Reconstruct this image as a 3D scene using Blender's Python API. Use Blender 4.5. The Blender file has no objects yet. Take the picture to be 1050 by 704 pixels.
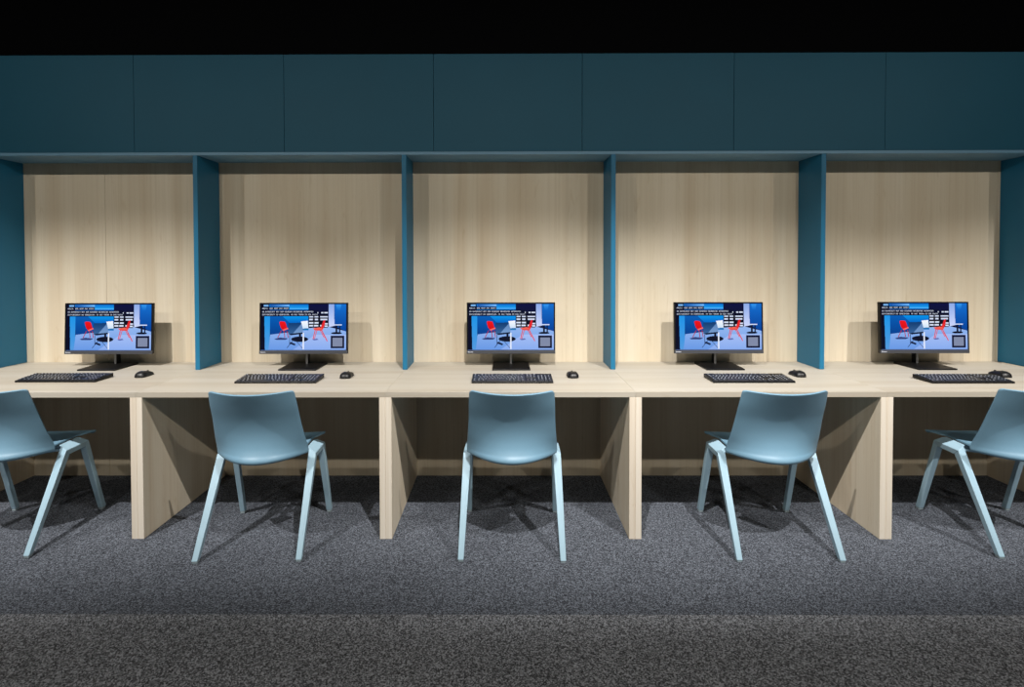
import bpy, bmesh, math, random
from mathutils import Vector, Matrix

C = bpy.context.scene.collection
R = math.radians
# ------------------------------------------------------------------ key dimensions (metres)
BAY = 1.25                      # one study bay
Y_DESK, Y_FIN, Y_WALL = 2.7116, 3.268, 3.522
H_DESK, T_TOP = 0.7418, 0.0266
Z_SOFFIT, Z_FASCIA = 2.0284, 2.6236
BAYS = (-2, -1, 0, 1, 2)

# ------------------------------------------------------------------ helpers
def s2l(c):
    return c / 12.92 if c <= 0.04045 else ((c + 0.055) / 1.055) ** 2.4

def srgb(r, g, b):
    return (s2l(r / 255), s2l(g / 255), s2l(b / 255), 1.0)

def tag(o, label=None, cat=None, group=None, kind=None):
    if label: o['label'] = label
    if cat: o['category'] = cat
    if group: o['group'] = group
    if kind: o['kind'] = kind
    return o

def empty(name, loc, rz=0.0):
    o = bpy.data.objects.new(name, None)
    o.empty_display_size = 0.1
    o.location = loc
    o.rotation_euler = (0, 0, rz)
    C.objects.link(o)
    return o

def obj(name, bm, mats, parent=None, smooth=False):
    me = bpy.data.meshes.new(name)
    bm.normal_update()
    bm.to_mesh(me)
    bm.free()
    for m in (mats if isinstance(mats, (list, tuple)) else [mats]):
        me.materials.append(m)
    if smooth:
        for p in me.polygons: p.use_smooth = True
    o = bpy.data.objects.new(name, me)
    C.objects.link(o)
    if parent: o.parent = parent
    return o

def copy_tree(o, parent=None):
    c = o.copy()
    C.objects.link(c)
    if parent: c.parent = parent
    for ch in list(o.children):
        copy_tree(ch, c)
    return c

def hexa(bm, a, b, bev=0.0, seg=2, mi=0):
    """solid between quad a (4 points) and quad b (4 points, same order)"""
    va = [bm.verts.new(p) for p in a]
    vb = [bm.verts.new(p) for p in b]
    fs = [bm.faces.new(va[::-1]), bm.faces.new(vb)]
    for i in range(4):
        j = (i + 1) % 4
        fs.append(bm.faces.new((va[i], va[j], vb[j], vb[i])))
    for f in fs: f.material_index = mi
    bmesh.ops.recalc_face_normals(bm, faces=fs)
    if bev:
        es = list({e for f in fs for e in f.edges})
        bmesh.ops.bevel(bm, geom=es, offset=bev, segments=seg, affect='EDGES', profile=0.5)

def box(bm, x0, x1, y0, y1, z0, z1, bev=0.0, seg=2, mi=0):
    hexa(bm, [(x0, y0, z0), (x1, y0, z0), (x1, y1, z0), (x0, y1, z0)],
         [(x0, y0, z1), (x1, y0, z1), (x1, y1, z1), (x0, y1, z1)], bev, seg, mi)

def box_obj(name, dims, mat, parent=None, bev=0.0015):
    bm = bmesh.new()
    box(bm, *dims, bev=bev)
    return obj(name, bm, mat, parent)

# ------------------------------------------------------------------ materials
def new_mat(name):
    m = bpy.data.materials.new(name)
    m.use_nodes = True
    nt = m.node_tree
    return m, nt, nt.nodes['Principled BSDF']

def plain(name, col, rough=0.5, noise=0.05, scale=30, metal=0.0, spec=0.5, bump=0.0):
    """a paint / plastic / metal with a faint mottle and optional fine grain bump"""
    m, nt, b = new_mat(name)
    N = nt.nodes; L = nt.links
    tc = N.new('ShaderNodeTexCoord')
    nz = N.new('ShaderNodeTexNoise'); nz.inputs['Scale'].default_value = scale
    nz.inputs['Detail'].default_value = 4
    L.new(tc.outputs['Object'], nz.inputs['Vector'])
    mx = N.new('ShaderNodeMix'); mx.data_type = 'RGBA'
    mx.inputs['A'].default_value = tuple(c * (1 - noise) for c in col[:3]) + (1,)
    mx.inputs['B'].default_value = tuple(min(1, c * (1 + noise)) for c in col[:3]) + (1,)
    L.new(nz.outputs['Fac'], mx.inputs['Factor'])
    L.new(mx.outputs['Result'], b.inputs['Base Color'])
    b.inputs['Roughness'].default_value = rough
    b.inputs['Metallic'].default_value = metal
    b.inputs['Specular IOR Level'].default_value = spec
    if bump:
        bp = N.new('ShaderNodeBump'); bp.inputs['Strength'].default_value = bump
        bp.inputs['Distance'].default_value = 0.001
        n2 = N.new('ShaderNodeTexNoise'); n2.inputs['Scale'].default_value = 600
        L.new(tc.outputs['Object'], n2.inputs['Vector'])
        L.new(n2.outputs['Fac'], bp.inputs['Height'])
        L.new(bp.outputs['Normal'], b.inputs['Normal'])
    return m

def wood(name, grain, tint=(1, 1, 1)):
    """pale maple laminate; grain = 'X' or 'Z' gives the direction the fibres run"""
    m, nt, b = new_mat(name)
    N = nt.nodes; L = nt.links
    tc = N.new('ShaderNodeTexCoord')
    oi = N.new('ShaderNodeObjectInfo')
    ad = N.new('ShaderNodeVectorMath'); ad.operation = 'MULTIPLY_ADD'
    ad.inputs[0].default_value = (0, 0, 0)
    sc = N.new('ShaderNodeVectorMath'); sc.operation = 'SCALE'
    sc.inputs[0].default_value = (13.1, 7.7, 9.3)
    L.new(oi.outputs['Random'], sc.inputs['Scale'])
    av = N.new('ShaderNodeVectorMath'); av.operation = 'ADD'
    L.new(tc.outputs['Object'], av.inputs[0]); L.new(sc.outputs['Vector'], av.inputs[1])

    def layer(across, along, detail, dist):
        mp = N.new('ShaderNodeMapping')
        s = [across, across, across]; s[{'X': 0, 'Z': 2}[grain]] = along
        mp.inputs['Scale'].default_value = s
        L.new(av.outputs['Vector'], mp.inputs['Vector'])
        nz = N.new('ShaderNodeTexNoise')
        nz.inputs['Scale'].default_value = 1.0
        nz.inputs['Detail'].default_value = detail
        nz.inputs['Distortion'].default_value = dist
        L.new(mp.outputs['Vector'], nz.inputs['Vector'])
        return nz.outputs['Fac']
    broad = layer(9, 0.35, 2, 0.2)
    fine = layer(75, 1.1, 5, 0.4)
    fleck = layer(26, 5.0, 3, 1.2)
    nt.nodes.remove(ad)

    def ramp(fac, stops):
        cr = N.new('ShaderNodeValToRGB')
        el = cr.color_ramp.elements
        el[0].position, el[0].color = stops[0]
        el[1].position, el[1].color = stops[-1]
        for p, c in stops[1:-1]:
            e = el.new(p); e.color = c
        L.new(fac, cr.inputs['Fac'])
        return cr.outputs['Color']

    def t(c): return tuple(a * k for a, k in zip(c[:3], tint)) + (1,)
    base = ramp(broad, [(0.32, t(srgb(202, 187, 163))), (0.5, t(srgb(209, 197, 175))), (0.7, t(srgb(214, 203, 183)))])
    f2 = ramp(fine, [(0.30, (0.86, 0.83, 0.78, 1)), (0.5, (0.97, 0.965, 0.955, 1)), (0.72, (1.0, 1.0, 1.0, 1))])
    f3 = ramp(fleck, [(0.26, (0.88, 0.84, 0.78, 1)), (0.38, (1, 1, 1, 1)), (0.9, (1, 1, 1, 1))])
    m1 = N.new('ShaderNodeMix'); m1.data_type = 'RGBA'; m1.blend_type = 'MULTIPLY'
    m1.inputs['Factor'].default_value = 0.6
    L.new(base, m1.inputs['A']); L.new(f2, m1.inputs['B'])
    m2 = N.new('ShaderNodeMix'); m2.data_type = 'RGBA'; m2.blend_type = 'MULTIPLY'
    m2.inputs['Factor'].default_value = 0.6
    L.new(m1.outputs['Result'], m2.inputs['A']); L.new(f3, m2.inputs['B'])
    L.new(m2.outputs['Result'], b.inputs['Base Color'])
    b.inputs['Roughness'].default_value = 0.55
    b.inputs['Specular IOR Level'].default_value = 0.25
    return m

def carpet(name, dark, mid, light, scale):
    m, nt, b = new_mat(name)
    N = nt.nodes; L = nt.links
    tc = N.new('ShaderNodeTexCoord')
    n1 = N.new('ShaderNodeTexVoronoi'); n1.inputs['Scale'].default_value = scale    # one tuft per cell
    L.new(tc.outputs['Object'], n1.inputs['Vector'])
    sep = N.new('ShaderNodeSeparateColor')
    L.new(n1.outputs['Color'], sep.inputs['Color'])
    cr = N.new('ShaderNodeValToRGB')
    el = cr.color_ramp.elements
    el[0].position, el[0].color = 0.08, dark
    el[1].position, el[1].color = 0.94, light
    e = el.new(0.5); e.color = mid
    L.new(sep.outputs['Red'], cr.inputs['Fac'])
    n2 = N.new('ShaderNodeTexNoise'); n2.inputs['Scale'].default_value = 3.0
    n2.inputs['Detail'].default_value = 5
    L.new(tc.outputs['Object'], n2.inputs['Vector'])
    c2 = N.new('ShaderNodeValToRGB')
    c2.color_ramp.elements[0].position, c2.color_ramp.elements[0].color = 0.3, (0.9, 0.9, 0.9, 1)
    c2.color_ramp.elements[1].position, c2.color_ramp.elements[1].color = 0.7, (1, 1, 1, 1)
    L.new(n2.outputs['Fac'], c2.inputs['Fac'])
    mx = N.new('ShaderNodeMix'); mx.data_type = 'RGBA'; mx.blend_type = 'MULTIPLY'
    mx.inputs['Factor'].default_value = 1
    L.new(cr.outputs['Color'], mx.inputs['A']); L.new(c2.outputs['Color'], mx.inputs['B'])
    L.new(mx.outputs['Result'], b.inputs['Base Color'])
    b.inputs['Roughness'].default_value = 0.95
    b.inputs['Specular IOR Level'].default_value = 0.1
    bp = N.new('ShaderNodeBump'); bp.inputs['Strength'].default_value = 0.05
    bp.inputs['Distance'].default_value = 0.002
    L.new(n1.outputs['Distance'], bp.inputs['Height'])
    L.new(bp.outputs['Normal'], b.inputs['Normal'])
    return m

M_wallwood = wood('maple_upright_grain', 'Z')
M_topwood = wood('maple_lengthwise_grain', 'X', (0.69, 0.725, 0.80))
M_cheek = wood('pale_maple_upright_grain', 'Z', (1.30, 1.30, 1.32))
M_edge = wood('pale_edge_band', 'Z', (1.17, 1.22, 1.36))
M_teal = plain('teal_paint', srgb(26, 106, 142), 0.5, 0.06, 6, bump=0.05, spec=0.35)
M_fascia = plain('teal_fascia_paint', srgb(10, 80, 104), 0.55, 0.06, 4, bump=0.05, spec=0.3)
M_soffit = plain('grey_teal_soffit', srgb(98, 142, 170), 0.5, 0.05, 5)
M_black = plain('black_paint', srgb(8, 9, 12), 0.9, 0.05, 5, spec=0.1)
M_carpet = carpet('blue_grey_carpet', srgb(50, 52, 58), srgb(81, 85, 93), srgb(121, 127, 138), 230)
M_carpet2 = carpet('neutral_grey_carpet', srgb(60, 61, 64), srgb(105, 107, 112), srgb(163, 166, 173), 220)
M_shell = plain('blue_grey_plastic', srgb(114, 152, 175), 0.42, 0.03, 12, bump=0.08)
M_frame = plain('pale_blue_metal', srgb(158, 189, 206), 0.4, 0.03, 12)
M_glide = plain('grey_glide', srgb(150, 165, 172), 0.5)
M_bezel = plain('black_plastic', srgb(8, 8, 10), 0.4, 0.1, 20, spec=0.3)
M_chin = plain('dark_grey_plastic', srgb(62, 64, 70), 0.4, 0.05, 20)
M_key = plain('key_plastic', srgb(34, 36, 44), 0.35, 0.1, 40)
M_legend = plain('key_legend', srgb(190, 196, 208), 0.5)
M_silver = plain('brushed_silver', srgb(150, 150, 150), 0.35, 0.05, 60, metal=0.6)
M_mouse = plain('mouse_plastic', srgb(14, 14, 16), 0.42, 0.1, 20)

# ------------------------------------------------------------------ the setting
SEAM = 2.129
tag(box_obj('floor', (-6, 6, SEAM, 6.2, -0.05, 0), M_carpet, bev=0), kind='structure')
tag(box_obj('floor_front', (-6, 6, -3.0, SEAM, -0.05, 0), M_carpet2, bev=0), kind='structure')
tag(box_obj('ceiling', (-6, 6, -3.0, 6.2, 4.0, 4.05), M_black, bev=0), kind='structure')
tag(box_obj('wall_back', (-6, 6, 4.3, 4.4, 0, 4.0), M_black, bev=0), kind='structure')

# maple back wall of the bays (panel joints stand behind the fins; one more joint shows in the first bay)
edges = [-4.45, -2.602, -1.875, -0.625, 0.625, 1.875, 3.135, 4.5]
for a, b in zip(edges[:-1], edges[1:]):
    tag(box_obj('wall_back_maple', (a + 0.0007, b - 0.0007, Y_WALL, Y_WALL + 0.02, 0, Z_SOFFIT + 0.018), M_wallwood, bev=0.0006),
        kind='structure')
tag(box_obj('wall_back_core', (-4.45, 4.5, Y_WALL + 0.0205, Y_WALL + 0.10, 0, Z_FASCIA - 0.03), M_black, bev=0), kind='structure')

# soffit board and the fascia panels above the bays
tag(box_obj('trim_1', (-4.45, 4.5, Y_FIN - 0.001, Y_WALL - 0.0005, Z_SOFFIT, Z_SOFFIT + 0.018), M_soffit, bev=0.0015), kind='structure')
seams = [-4.45, -3.13, -2.236, -1.338, -0.446, 0.438, 1.338, 2.234, 3.13, 4.5]
for i, (a, b) in enumerate(zip(seams[:-1], seams[1:])):
    tag(box_obj('trim_%d' % (i + 2), (a + 0.001, b - 0.001, Y_FIN, Y_FIN + 0.02, Z_SOFFIT + 0.0185, Z_FASCIA), M_fascia, bev=0.0012),
        kind='structure')
tag(box_obj('trim_20', (-4.45, 4.5, Y_FIN + 0.0205, Y_WALL + 0.1, Z_FASCIA - 0.03, Z_FASCIA - 0.002), M_black, bev=0), kind='structure')

# ------------------------------------------------------------------ teal fins between the bays
FIN_T = 0.0276
fin_x = [-3.127 - FIN_T / 2, -1.875, -0.625, 0.625, 1.875, 3.15 + FIN_T / 2]
fin_lab = ['teal partition fin at the far left end, cut by the left edge of the photo',
           'teal partition fin left of the second bay, between the first two monitors from the left',
           'teal partition fin at the left of the middle bay, seen nearly edge on',
           'teal partition fin at the right of the middle bay, seen nearly edge on',
           'teal partition fin between the two rightmost monitors, its left face showing',
           'teal partition fin at the far right end, cut by the right edge of the photo']
for x, lb in zip(fin_x, fin_lab):
    bm = bmesh.new()
    box(bm, -FIN_T / 2, FIN_T / 2, Y_FIN - Y_WALL, -0.0006, 0, Z_SOFFIT - H_DESK - 0.0008, bev=0.0015)
    o = obj('partition_fin', bm, M_teal)
    o.location = (x, Y_WALL, H_DESK + 0.0004)
    tag(o, lb, 'partition', 'teal fins dividing the study bays')

# ------------------------------------------------------------------ desks: top and two cheek panels each
PT = 0.0307
desk_lab = ['pale maple built-in desk in the leftmost bay, under the leftmost monitor',
            'pale maple built-in desk in the second bay from the left',
            'pale maple built-in desk in the middle bay, with the middle chair tucked under',
            'pale maple built-in desk in the second bay from the right',
            'pale maple built-in desk in the rightmost bay, under the rightmost monitor']
for k, lb in zip(BAYS, desk_lab):
    t = empty('desk', (k * BAY, Y_DESK, 0))
    tag(t, lb, 'desk', 'row of maple desks')
    D = Y_WALL - Y_DESK - 0.0006
    hw = BAY / 2 - 0.0003
    bm = bmesh.new(); box(bm, -hw, hw, 0, D, H_DESK - T_TOP, H_DESK, bev=0.0007)
    obj('worktop', bm, M_topwood, t)
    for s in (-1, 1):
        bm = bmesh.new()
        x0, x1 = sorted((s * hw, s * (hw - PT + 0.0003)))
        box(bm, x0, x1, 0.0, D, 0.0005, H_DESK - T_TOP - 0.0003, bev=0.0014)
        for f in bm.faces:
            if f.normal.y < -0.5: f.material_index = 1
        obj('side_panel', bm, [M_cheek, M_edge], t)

# ------------------------------------------------------------------ chairs
def catmull(rows, n):
    out = []
    P = [rows[0]] + rows + [rows[-1]]
    for i in range(1, len(P) - 2):
        for q in range(n):
            t = q / n
            a, b, c, d = P[i - 1], P[i], P[i + 1], P[i + 2]
            out.append(tuple(0.5 * (2 * b[j] + (c[j] - a[j]) * t + (2 * a[j] - 5 * b[j] + 4 * c[j] - d[j]) * t * t
                                    + (3 * b[j] - a[j] - 3 * c[j] + d[j]) * t ** 3) for j in range(len(b))))
    out.append(rows[-1])
    return out

def shell_bm(rows, n=5, cols=24, thick=0.009, round_first=0.0, round_last=0.0):
    """rows: (y, z, half width, edge dy, edge dz); a dished sheet with rounded corners and real thickness"""
    R_ = catmull(rows, n)
    L = [0]
    for a, b in zip(R_[:-1], R_[1:]):
        L.append(L[-1] + math.hypot(b[0] - a[0], b[1] - a[1]))
    bm = bmesh.new()
    grid = []
    for r, s in zip(R_, L):
        w = r[2]
        for rad, d in ((round_first, s), (round_last, L[-1] - s)):
            if rad and d < rad:
                w -= rad - math.sqrt(max(0, rad * rad - (rad - d) ** 2))
        row = []
        for c in range(cols + 1):
            u = -1 + 2 * c / cols
            x = u * w
            q = (x / r[2]) ** 2
            row.append(bm.verts.new((x, r[0] + r[3] * q, r[1] + r[4] * q)))
        grid.append(row)
    for i in range(len(grid) - 1):
        for j in range(cols):
            bm.faces.new((grid[i][j], grid[i][j + 1], grid[i + 1][j + 1], grid[i + 1][j]))
    bmesh.ops.recalc_face_normals(bm, faces=bm.faces[:])
    bmesh.ops.solidify(bm, geom=bm.faces[:], thickness=thick)
    bmesh.ops.recalc_face_normals(bm, faces=bm.faces[:])
    return bm

def mx(pts, s):
    return [(s * p[0], p[1], p[2]) for p in pts]

def make_chair():
    t = empty('chair', (0, 0, 0))
    back = [(-0.247, 0.778, 0.1975, 0.060, 0.008), (-0.234, 0.753, 0.199, 0.057, 0.006), (-0.208, 0.706, 0.203, 0.050, 0.002),
            (-0.176, 0.642, 0.206, 0.046, 0.000), (-0.158, 0.585, 0.210, 0.050, 0.000), (-0.153, 0.535, 0.214, 0.065, 0.002),
            (-0.159, 0.493, 0.217, 0.090, 0.006), (-0.172, 0.462, 0.218, 0.114, 0.009), (-0.184, 0.446, 0.218, 0.129, 0.011),
            (-0.186, 0.437, 0.217, 0.131, 0.013), (-0.174, 0.431, 0.214, 0.124, 0.015), (-0.145, 0.427, 0.210, 0.100, 0.016)]
    b = obj('backrest', shell_bm(back, round_first=0.014), M_shell, t, True)
    seat = [(-0.162, 0.4440, 0.200, 0.105, 0.0120), (-0.11, 0.4270, 0.196, 0.060, 0.026), (-0.02, 0.424, 0.185, 0, 0.030),
            (0.07, 0.432, 0.185, 0, 0.024), (0.13, 0.4395, 0.187, 0, 0.018), (0.165, 0.4435, 0.203, -0.002, 0.014),
            (0.205, 0.446, 0.216, -0.004, 0.012),
            (0.240, 0.447, 0.222, -0.010, 0.009), (0.256, 0.441, 0.221, -0.014, 0.006), (0.259, 0.434, 0.220, -0.014, 0.004)]
    s_ = obj('seat', shell_bm(seat, round_last=0.012), M_shell, t, True)
    for o in (b, s_):
        bv = o.modifiers.new('edge', 'BEVEL'); bv.width = 0.0025; bv.segments = 2
        bv.limit_method = 'ANGLE'; bv.angle_limit = R(55)
    # bent flat-bar side frames: foot - rear corner - front corner - foot
    for s in (-1, 1):
        # sections: outer/outside, inner/outside, inner/underside, outer/underside
        rc = mx([(0.247, -0.018, 0.424), (0.196, 0.002, 0.447), (0.202, 0.015, 0.412), (0.244, 0.010, 0.396)], s)
        fc = mx([(0.247, 0.145, 0.426), (0.196, 0.128, 0.450), (0.202, 0.119, 0.414), (0.244, 0.126, 0.398)], s)
        rf = mx([(0.251, -0.267, 0.012), (0.224, -0.267, 0.012), (0.224, -0.236, 0.012), (0.249, -0.236, 0.012)], s)
        ff = mx([(0.251, 0.267, 0.012), (0.224, 0.267, 0.012), (0.224, 0.238, 0.012), (0.249, 0.238, 0.012)], s)
        slim = lambda q: [q[0], (q[1][0] + s * 0.010, q[1][1], q[1][2]), (q[2][0] + s * 0.008, q[2][1], q[2][2]), q[3]]
        for foot, top in ((rf, slim(rc)), (ff, slim(fc))):
            bm = bmesh.new(); hexa(bm, foot, top, bev=0.0026)
            lg = obj('leg', bm, M_frame, t)
            bm = bmesh.new()
            cx_ = sum(p[0] for p in foot) / 4; cy_ = sum(p[1] for p in foot) / 4
            box(bm, cx_ - 0.012, cx_ + 0.012, cy_ - 0.013, cy_ + 0.013, 0.0004, 0.0135, bev=0.003)
            obj('foot_glide', bm, M_glide, lg)
        bm = bmesh.new(); hexa(bm, rc, fc, bev=0.0026)
        obj('side_rail', bm, M_frame, t)
    # carrier that joins the rails below the seat
    for y0, y1 in ((0.018, 0.045), (0.088, 0.114)):
        bm = bmesh.new()
        n = 10
        for i in range(n):
            x0 = -0.21 + 0.42 * i / n; x1 = -0.21 + 0.42 * (i + 1) / n
            za = 0.405 + 0.022 * (x0 / 0.21) ** 2; zb = 0.405 + 0.022 * (x1 / 0.21) ** 2
            hexa(bm, [(x0, y0, za - 0.012), (x0, y1, za - 0.012), (x0, y1, za), (x0, y0, za)],
                 [(x1, y0, zb - 0.012), (x1, y1, zb - 0.012), (x1, y1, zb), (x1, y0, zb)])
        obj('seat_carrier', bm, M_frame, t)
    return t

chairs = [(-2.531, 2.787, 0.040, 'blue-grey plastic chair at the far left, its left side cut off by the photo edge'),
          (-1.234, 2.757, 0.036, 'blue-grey plastic chair at the second desk from the left'),
          (0.009, 2.762, -0.022, 'blue-grey plastic chair in the middle of the row, its backrest facing the camera squarely'),
          (1.296, 2.763, -0.008, 'blue-grey plastic chair at the second desk from the right'),
          (2.532, 2.790, -0.018, 'blue-grey plastic chair at the far right, its right side cut off by the photo edge')]
proto = make_chair()
for i, (x, y, a, lb) in enumerate(chairs):
    c = proto if i == 0 else copy_tree(proto)
    c.location = (x, y, 0.0); c.rotation_euler = (0, 0, a)
    tag(c, lb, 'chair', 'blue-grey chairs at the desks')

# ------------------------------------------------------------------ the picture shown on the monitors
PW, PH = 320, 180
FONT = {
 'a': '010101111101101', 'b': '110101110101110', 'c': '011100100100011', 'd': '110101101101110', 'e': '111100110100111',
 'f': '111100110100100', 'g': '011100101101011', 'h': '101101111101101', 'i': '111010010010111', 'k': '101101110101101',
 'l': '100100100100111', 'm': '101111111101101', 'n': '110101101101101', 'o': '010101101101010', 'p': '110101110100100',
 'r': '110101110101101', 's': '011100010001110', 't': '111010010010010', 'u': '101101101101011', 'v': '101101101101010',
 'w': '101101111111101', 'z': '111001010100111', 'x': '101101010101101', '?': '110001010000010', '.': '000000000000010',
 ',': '000000000010100', 'j': '001001001101010', 'y': '101101010010010', ' ': '0' * 15}

def paint_screen():
    px = [[(0, 0, 0)] * PW for _ in range(PH)]

    def mixc(a, b, t): return tuple(a[i] + (b[i] - a[i]) * t for i in range(3))

    def poly(pts, c0, c1=None, vert=True):
        """fill a polygon given in crop units (0..817 x 0..455); two colours blend along y (or x)"""
        pts = [(x / 817 * PW, y / 455 * PH) for x, y in pts]
        ys = [p[1] for p in pts]; xs = [p[0] for p in pts]
        y0, y1, x0, x1 = min(ys), max(ys), min(xs), max(xs)
        for j in range(max(0, int(y0)), min(PH, int(math.ceil(y1)))):
            yc = j + 0.5
            cr = []
            for a, b in zip(pts, pts[1:] + pts[:1]):
                if (a[1] <= yc) != (b[1] <= yc):
                    cr.append(a[0] + (yc - a[1]) / (b[1] - a[1]) * (b[0] - a[0]))
            cr.sort()
            for xa, xb in zip(cr[::2], cr[1::2]):
                for i in range(max(0, int(round(xa))), min(PW, int(round(xb)))):
                    if c1 is None: px[j][i] = c0
                    else:
                        t = (yc - y0) / max(1e-6, y1 - y0) if vert else (i - x0) / max(1e-6, x1 - x0)
                        px[j][i] = mixc(c0, c1, min(1, max(0, t)))

    def rect(x0, y0, x1, y1, c0, c1=None, vert=True):
        poly([(x0, y0), (x1, y0), (x1, y1), (x0, y1)], c0, c1, vert)

    def ell(cx, cy, rx, ry, c):
        poly([(cx + rx * math.cos(a * math.pi / 16), cy + ry * math.sin(a * math.pi / 16)) for a in range(32)], c)

    def line(x0, y0, x1, y1, w, c):
        dx, dy = x1 - x0, y1 - y0; l = math.hypot(dx, dy); nx, ny = -dy / l * w / 2, dx / l * w / 2
        poly([(x0 + nx, y0 + ny), (x1 + nx, y1 + ny), (x1 - nx, y1 - ny), (x0 - nx, y0 - ny)], c)

    rect(0, 0, 817, 455, (6, 14, 52))
    poly([(80, 0), (460, 0), (460, 230), (90, 305)], (0, 112, 206), (0, 62, 140))            # blue wall
    poly([(190, 100), (460, 100), (460, 180), (280, 190)], (0, 162, 250), (0, 98, 192))       # its bright part
    rect(270, 0, 455, 42, (0, 104, 200), (30, 160, 240)); rect(270, 42, 455, 48, (110, 200, 255))
    poly([(90, 300), (380, 262), (460, 236), (640, 222), (817, 268), (817, 455), (70, 455)], (150, 184, 240), (104, 152, 228))  # floor
    poly([(300, 455), (520, 300), (817, 300), (817, 455)], (166, 190, 244), (136, 172, 238))
    rect(0, 0, 32, 455, (4, 8, 34)); poly([(32, 110), (88, 110), (88, 330), (72, 455), (40, 455)], (26, 148, 232), (84, 152, 222))
    rect(455, 0, 648, 92, (8, 12, 62), (10, 16, 50))                                          # dark ceiling and shelves
    rect(455, 80, 642, 232, (8, 10, 26))
    for yy, spans in ((78, ((500, 548), (576, 598), (604, 640))), (90, ((572, 596), (606, 640))), (116, ((462, 500), (514, 548), (566, 640))),
                      (143, ((462, 498), (516, 546), (570, 636))), (178, ((460, 502), (512, 552))), (186, ((604, 640),)),
                      (206, ((462, 500), (508, 550), (566, 582))), (210, ((610, 640),))):
        for x0, x1 in spans: rect(x0, yy, x1, yy + 15, (236, 242, 255), (190, 204, 238))
    poly([(648, 0), (702, 0), (704, 214), (650, 226)], (140, 170, 232), (206, 216, 252), True)   # pale column
    poly([(704, 0), (817, 0), (817, 270), (704, 214)], (16, 110, 206), (0, 64, 150))          # right wall
    poly([(720, 6), (770, 6), (760, 60), (730, 60)], (50, 150, 236), (14, 104, 200))
    # left red chair
    poly([(176, 180), (186, 168), (228, 172), (238, 186), (250, 232), (262, 244), (214, 262), (190, 232)], (240, 18, 22), (206, 12, 18))
    poly([(206, 252), (256, 232), (262, 244), (214, 264)], (250, 108, 96))
    for x0, x1 in ((196, 162), (222, 230), (250, 262)): line(x0, 262, x1, 330, 7, (176, 36, 52))
    poly([(130, 342), (180, 328), (262, 336), (240, 350), (150, 352)], (50, 62, 116))
    # desk with a dark panel, white laptop, round black base, thin white post
    poly([(262, 186), (386, 182), (402, 276), (300, 300), (264, 296)], (14, 58, 110), (62, 104, 156))
    poly([(300, 296), (398, 182), (404, 276)], (92, 132, 184), (120, 156, 206))
    poly([(384, 170), (448, 164), (456, 236), (402, 240)], (250, 252, 255), (206, 226, 248))
    rect(404, 240, 456, 258, (28, 120, 190))
    poly([(262, 292), (400, 278), (404, 292), (290, 306)], (8, 20, 48))
    ell(372, 345, 82, 27, (10, 14, 34)); poly([(366, 290), (384, 290), (390, 350), (364, 350)], (12, 18, 40))
    for a in ((276, 300, 276, 400, 5), (330, 330, 250, 432, 5), (330, 350, 400, 436, 4), (280, 380, 330, 400, 18)): line(*a, (16, 26, 60))
    rect(402, 284, 414, 446, (232, 238, 252))
    # right red chair
    poly([(598, 160), (616, 156), (612, 200), (596, 246), (566, 242), (584, 200)], (222, 28, 34), (232, 52, 50))
    poly([(494, 238), (560, 228), (598, 244), (584, 262), (520, 258)], (246, 108, 92), (226, 70, 66))
    for a in ((520, 254, 500, 348, 8), (536, 258, 512, 348, 6), (582, 256, 636, 366, 9), (570, 260, 606, 330, 6)): line(*a, (226, 72, 70))
    poly([(490, 346), (540, 338), (552, 350), (510, 358)], (96, 108, 176))
    # small round side table
    rect(704, 200, 776, 210, (214, 226, 250)); rect(716, 210, 734, 280, (10, 18, 44)); rect(748, 210, 762, 280, (8, 30, 70))
    ell(724, 286, 52, 11, (6, 10, 30))
    # plain dark panel with a pale blank square at lower right
    rect(668, 312, 800, 436, (8, 12, 44)); rect(688, 330, 780, 418, (128, 138, 166))
    rect(0, 449, 817, 455, (60, 90, 150))
    # captions on dark bars
    def text(x, y, s, c=(206, 214, 232)):
        for ch in s.lower():
            g = FONT[ch]
            for q, bit in enumerate(g):
                if bit == '1':
                    i, j = x + q % 3, y + q // 3
                    if 0 <= i < PW and 0 <= j < PH: px[j][i] = c
            x += 4
    rect(26, 6, 72, 22, (120, 176, 232)); rect(90, 6, 270, 24, (30, 80, 160), (120, 190, 250), False)
    rect(6, 28, 270, 56, (6, 10, 34)); text(5, 14, 'hallo, wie geht das hier?')
    rect(6, 60, 540, 90, (6, 12, 40)); text(5, 27, 'du entdeckst mit der eigenen recherche antworten')
    rect(6, 90, 640, 118, (6, 10, 36)); text(5, 38, 'entscheidest du gemeinsam, ob das thema zu dir passt')
    return px

def screen_mat():
    m, nt, b = new_mat('lit_screen')
    N = nt.nodes; L = nt.links
    at = N.new('ShaderNodeAttribute'); at.attribute_name = 'picture'
    b.inputs['Base Color'].default_value = (0.002, 0.002, 0.003, 1)
    b.inputs['Roughness'].default_value = 0.25
    b.inputs['Specular IOR Level'].default_value = 0.06
    L.new(at.outputs['Color'], b.inputs['Emission Color'])
    b.inputs['Emission Strength'].default_value = 1.0
    return m
M_screen = screen_mat()

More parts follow.
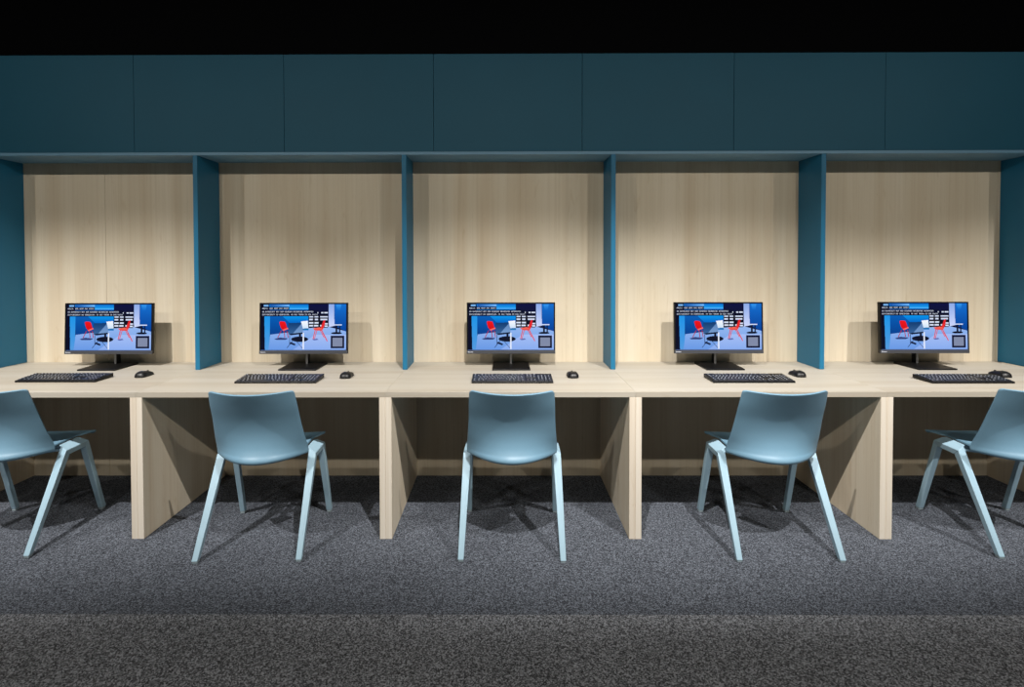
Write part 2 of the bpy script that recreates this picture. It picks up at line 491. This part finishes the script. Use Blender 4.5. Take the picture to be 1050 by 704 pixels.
def screen_mesh(w, h, y):
    """flat lit display, bottom centre at the origin, one small face per picture element"""
    px = paint_screen()
    verts, faces = [], []
    for j in range(PH + 1):
        for i in range(PW + 1):
            verts.append((-w / 2 + w * i / PW, y, h * j / PH))
    st = PW + 1
    cols = []
    for j in range(PH):
        for i in range(PW):
            faces.append((j * st + i, j * st + i + 1, (j + 1) * st + i + 1, (j + 1) * st + i))
            c = px[PH - 1 - j][i]
            cols.extend((s2l(c[0] / 255), s2l(c[1] / 255), s2l(c[2] / 255), 1.0) * 4)
    me = bpy.data.meshes.new('screen')
    me.from_pydata(verts, [], faces)
    at = me.color_attributes.new('picture', 'FLOAT_COLOR', 'CORNER')
    at.data.foreach_set('color', cols)
    me.materials.append(M_screen)
    return me

# ------------------------------------------------------------------ monitors
def make_monitor():
    t = empty('monitor', (0, 0, 0))
    W, H = 0.544, 0.314
    zc = 0.083                                   # lower edge of the panel above the desk
    tilt = Matrix.Translation((0, 0, zc)) @ Matrix.Rotation(R(-2.5), 4, 'X')
    def part(name, bm, m, parent=t):
        bmesh.ops.transform(bm, matrix=tilt, verts=bm.verts[:])
        return obj(name, bm, m, parent)
    bm = bmesh.new()                             # housing with a thicker block at the back
    box(bm, -W / 2, W / 2, 0.004, 0.022, 0, H, bev=0.002)
    hexa(bm, [(-0.20, 0.020, 0.03), (0.20, 0.020, 0.03), (0.20, 0.020, 0.26), (-0.20, 0.020, 0.26)],
         [(-0.15, 0.045, 0.06), (0.15, 0.045, 0.06), (0.15, 0.045, 0.22), (-0.15, 0.045, 0.22)])
    part('housing', bm, M_bezel)
    bm = bmesh.new()                             # thin frame round the picture
    bz = 0.0085; ch = 0.0215
    box(bm, -W / 2, -W / 2 + bz, 0, 0.0042, ch, H, bev=0.0008)
    box(bm, W / 2 - bz, W / 2, 0, 0.0042, ch, H, bev=0.0008)
    box(bm, -W / 2, W / 2, 0, 0.0042, H - bz, H, bev=0.0008)
    part('bezel', bm, M_bezel)
    bm = bmesh.new(); box(bm, -W / 2, W / 2, -0.0012, 0.0042, 0, ch, bev=0.001)
    chin = part('chin', bm, M_chin)
    bm = bmesh.new()                             # small pale maker's mark at the lower left
    for i, (a, b) in enumerate(((0, 4), (5, 9), (10, 14), (15, 19), (20, 24), (25, 29))):
        x = -W / 2 + 0.008 + a * 0.0011
        box(bm, x, x + 0.0034, -0.0018, -0.001, 0.0075, 0.0145 if i in (0,) else 0.0125)
    part('maker_mark', bm, M_legend, chin)
    sm = screen_mesh(W - 2 * bz, H - bz - ch, 0.0022)
    s = bpy.data.objects.new('screen', sm); C.objects.link(s); s.parent = t
    s.matrix_local = tilt @ Matrix.Translation((0, 0, ch))
    tag(s, 'lit screen showing red chairs in a blue reading room')
    bm = bmesh.new()                             # slim column behind the panel
    box(bm, -0.009, 0.009, 0.062, 0.098, 0.010, 0.24, bev=0.002)
    box(bm, -0.04, 0.04, 0.046, 0.070, 0.165, 0.245, bev=0.003)
    colm = obj('stand_column', bm, M_bezel, t)
    bm = bmesh.new(); box(bm, -0.0065, 0.0065, 0.0595, 0.0622, 0.012, 0.155, bev=0.0006)
    tag(obj('column_strip', bm, M_silver, colm), 'silver strip on the stand column')
    bm = bmesh.new()                             # wedge-thin foot plate
    hexa(bm, [(-0.114, -0.105, 0.0003), (0.114, -0.105, 0.0003), (0.114, 0.110, 0.0003), (-0.114, 0.110, 0.0003)],
         [(-0.114, -0.105, 0.009), (0.114, -0.105, 0.009), (0.112, 0.110, 0.014), (-0.112, 0.110, 0.014)], bev=0.002)
    obj('base', bm, M_bezel, t)
    return t

mon = [(-2.470, 'leftmost black monitor, in the bay beside the left photo edge'),
       (-1.265, 'black monitor in the second bay from the left'),
       (0.014, 'black monitor in the middle bay, straight above the middle chair'),
       (1.290, 'black monitor in the second bay from the right'),
       (2.548, 'rightmost black monitor, in the bay beside the right photo edge')]
proto = make_monitor()
for i, (x, lb) in enumerate(mon):
    c = proto if i == 0 else copy_tree(proto)
    c.location = (x, 3.345, H_DESK)
    tag(c, lb, 'monitor', 'monitors on the desks')

# ------------------------------------------------------------------ keyboards
def make_keyboard():
    t = empty('keyboard', (0, 0, 0))
    W, D = 0.438, 0.142
    z0, z1 = 0.010, 0.023                        # front and rear height of the case
    bm = bmesh.new()
    hexa(bm, [(-W / 2, 0, 0.0004), (W / 2, 0, 0.0004), (W / 2, D, 0.004), (-W / 2, D, 0.004)],
         [(-W / 2, 0.0015, z0), (W / 2, 0.0015, z0), (W / 2, D, z1), (-W / 2, D, z1)], bev=0.002)
    for s in (-1, 1):
        box(bm, s * 0.16 - 0.012, s * 0.16 + 0.012, D - 0.016, D - 0.004, 0.0004, 0.008)
    obj('case', bm, M_bezel, t)
    P = 0.0188
    def zt(y): return z0 + (z1 - z0) * y / D
    def block(name, keys):
        bm = bmesh.new()
        for x, y, w, d in keys:
            xa, xb, ya, yb = x + 0.0011, x + w - 0.0011, y + 0.0011, y + d - 0.0011
            a, b = zt(ya), zt(yb)
            e = 0.0018
            hexa(bm, [(xa, ya, a - 0.001), (xb, ya, a - 0.001), (xb, yb, b - 0.001), (xa, yb, b - 0.001)],
                 [(xa + e, ya + e, a + 0.0045), (xb - e, ya + e, a + 0.0045), (xb - e, yb - e, b + 0.0045), (xa + e, yb - e, b + 0.0045)])
            if w < 0.03:                         # printed legend in the upper corner of the cap
                hh = 0.0048
                lx, ly = xa + 0.0045, yb - 0.0085
                hexa(bm, [(lx, ly, zt(ly) + hh - 0.0006), (lx + 0.0042, ly, zt(ly) + hh - 0.0006), (lx + 0.0042, ly + 0.0045, zt(ly + 0.0045) + hh - 0.0006), (lx, ly + 0.0045, zt(ly + 0.0045) + hh - 0.0006)],
                     [(lx, ly, zt(ly) + hh), (lx + 0.0042, ly, zt(ly) + hh), (lx + 0.0042, ly + 0.0045, zt(ly + 0.0045) + hh), (lx, ly + 0.0045, zt(ly + 0.0045) + hh)], mi=1)
        return obj(name, bm, [M_key, M_legend], t)
    X0, Y0 = -W / 2 + 0.008, 0.008
    rows = [[1.25, 1.25, 1.25, 6.25, 1.25, 1.25, 1.25, 1.25], [1.25] + [1] * 11 + [2.75], [1.75] + [1] * 11 + [1, 1.25], [1.5] + [1] * 12 + [1.5], [1] * 13 + [2]]
    keys = []
    for r, ws in enumerate(rows):
        x = X0
        for w in ws:
            keys.append((x, Y0 + r * P, w * P, P)); x += w * P
    block('main_keys', keys)
    yf = Y0 + 5 * P + 0.006
    fk = [(X0, yf, P, P * 0.9)]
    for g in range(3):
        for k in range(4): fk.append((X0 + (2 + g * 4.4 + k) * P, yf, P, P * 0.9))
    block('escape_key', fk[:1])
    for g in range(3): block('function_keys', fk[1 + 4 * g:5 + 4 * g])
    X1 = X0 + 15.25 * P
    block('arrow_keys', [(X1 + k * P, Y0, P, P) for k in range(3)] + [(X1 + P, Y0 + P, P, P)])
    nv = [(X1 + k * P, Y0 + (3 + r) * P, P, P) for k in range(3) for r in range(2)] + [(X1 + k * P, yf, P, P * 0.9) for k in range(3)]
    block('navigation_keys', nv)
    X2 = X1 + 3.2 * P
    nu = [(X2, Y0, 2 * P, P), (X2 + 2 * P, Y0, P, P), (X2 + 3 * P, Y0, P, 2 * P), (X2 + 3 * P, Y0 + 2 * P, P, 2 * P)]
    nu += [(X2 + k * P, Y0 + r * P, P, P) for k in range(3) for r in (1, 2, 3)] + [(X2 + k * P, Y0 + 4 * P, P, P) for k in range(4)]
    block('number_keys', nu)
    return t

kbs = [(-2.464, 2.933, 'leftmost black keyboard, lying in front of the leftmost monitor'),
       (-1.257, 2.904, 'black keyboard on the second desk from the left'),
       (0.014, 2.901, 'black keyboard on the middle desk, right behind the middle chair back'),
       (1.305, 2.905, 'black keyboard on the second desk from the right'),
       (2.455, 2.888, 'rightmost black keyboard, its right end touching the edge of the mouse in view')]
kbs[4] = (2.455, 2.888, 'rightmost black keyboard, seen just in front of the rightmost mouse')
proto = make_keyboard()
for i, (x, y, lb) in enumerate(kbs):
    c = proto if i == 0 else copy_tree(proto)
    c.location = (x, y, H_DESK)
    tag(c, lb, 'keyboard', 'keyboards on the desks')

# ------------------------------------------------------------------ mice
def make_mouse():
    t = empty('computer_mouse', (0, 0, 0))
    L_, W_, H_ = 0.112, 0.067, 0.031
    bm = bmesh.new()
    nu, nv = 28, 10
    rings = []
    for j in range(nv + 1):
        ph = j / nv * math.pi / 2
        ring = []
        if j == nv:
            ring = [bm.verts.new((0, -0.008, H_))]
        else:
            for i in range(nu):
                a = 2 * math.pi * i / nu
                ca, sa = math.cos(a), math.sin(a)
                e = 0.72
                x = math.copysign(abs(ca) ** e, ca) * W_ / 2
                y = math.copysign(abs(sa) ** e, sa) * L_ / 2
                x *= 1 - 0.12 * math.cos(2 * math.pi * y / L_) * 0.9      # pinched waist
                r = math.cos(ph) ** 0.55
                z = 0.0006 + math.sin(ph) ** 0.95 * H_
                z *= 1 - 0.30 * max(0, y / (L_ / 2)) ** 1.5               # lower at the button end
                ring.append(bm.verts.new((x * r, y * r - 0.008 * (1 - r), z)))
        rings.append(ring)
    for a, b in zip(rings[:-1], rings[1:]):
        for i in range(nu):
            k = (i + 1) % nu
            if len(b) == 1: bm.faces.new((a[i], a[k], b[0]))
            else: bm.faces.new((a[i], a[k], b[k], b[i]))
    bm.faces.new(rings[0][::-1])
    bmesh.ops.recalc_face_normals(bm, faces=bm.faces[:])
    obj('body', bm, M_mouse, t, True)
    bm = bmesh.new()
    bmesh.ops.create_cone(bm, cap_ends=True, segments=20, radius1=0.008, radius2=0.008, depth=0.006,
                          matrix=Matrix.Translation((0, 0.030, 0.0195)) @ Matrix.Rotation(R(90), 4, 'Y'))
    obj('scroll_wheel', bm, M_bezel, t)
    return t

mice = [(-2.085, 3.098, 'leftmost black mouse, right of the leftmost keyboard'),
        (-0.918, 3.070, 'black mouse beside the keyboard on the second desk from the left'),
        (0.357, 3.075, 'black mouse on the middle desk, right of its keyboard'),
        (1.634, 3.095, 'black mouse on the second desk from the right, near the foot of a teal fin'),
        (2.766, 3.080, 'rightmost black mouse, half behind the right end of a keyboard')]
proto = make_mouse()
for i, (x, y, lb) in enumerate(mice):
    c = proto if i == 0 else copy_tree(proto)
    c.location = (x, y, H_DESK)
    tag(c, lb, 'mouse', 'mice on the desks')

# ------------------------------------------------------------------ lights
def spot(loc, aim, watts, size, blend, radius, col, oval=1.0):
    l = bpy.data.lights.new('ceiling_spot', 'SPOT')
    l.energy = watts; l.spot_size = R(size); l.spot_blend = blend; l.shadow_soft_size = radius; l.color = col
    o = bpy.data.objects.new('ceiling_spot', l)
    o.location = loc
    o.scale = (oval, 1, 1)
    o.rotation_euler = (Vector(aim) - Vector(loc)).to_track_quat('-Z', 'Y').to_euler()
    C.objects.link(o)

WARM = (1.0, 0.97, 0.93)
for x, p in ((-3.5, 200), (-2.40, 350), (0.08, 350), (1.42, 320), (3.42, 350)):   # wide oval beams from the front track
    spot((x, 1.26, 3.2), (x, 3.02, 0.60), p * 1.2, 47, 1.0, 0.006, WARM, 2.0)
for x in (-4.2, -2.1, 0.0, 2.1, 4.2):
    spot((x, -0.45, 3.1), (x, 2.2, 0.9), 84, 120, 0.6, 0.03, (1.0, 0.94, 0.84))

w = bpy.data.worlds.new('hall'); bpy.context.scene.world = w
w.use_nodes = True
w.node_tree.nodes['Background'].inputs['Color'].default_value = (0.55, 0.65, 0.8, 1)
w.node_tree.nodes['Background'].inputs['Strength'].default_value = 0.018

# ------------------------------------------------------------------ camera
F, PX, PY = 560.0, 512.308, 278.247
yaw, pitch, roll = -0.0048, 0.0208, -0.0019
cy, sy, cp, sp, cr, sr = math.cos(yaw), math.sin(yaw), math.cos(pitch), math.sin(pitch), math.cos(roll), math.sin(roll)
rx = Vector((cy, -sy, 0))
fy = Vector((sy, cy, 0))
fw = fy * cp - Vector((0, 0, 1)) * sp
up = fy * sp + Vector((0, 0, 1)) * cp
right = rx * cr + up * sr
upv = -rx * sr + up * cr
cam = bpy.data.cameras.new('camera')
cam.sensor_width = 36.0; cam.sensor_fit = 'HORIZONTAL'
cam.lens = 36.0 * F / 1050
cam.shift_x = (525 - PX) / 1050
cam.shift_y = (PY - 352) / 1050
co = bpy.data.objects.new('camera', cam)
co.matrix_world = Matrix(((right.x, upv.x, -fw.x, -0.039), (right.y, upv.y, -fw.y, 0), (right.z, upv.z, -fw.z, 1.3993), (0, 0, 0, 1)))
C.objects.link(co)
sc = bpy.context.scene
sc.camera = co
sc.view_settings.view_transform = 'Standard'
sc.view_settings.look = 'None'
sc.view_settings.exposure = 0.0
sc.view_settings.gamma = 1.0
sc.view_settings.use_curve_mapping = False
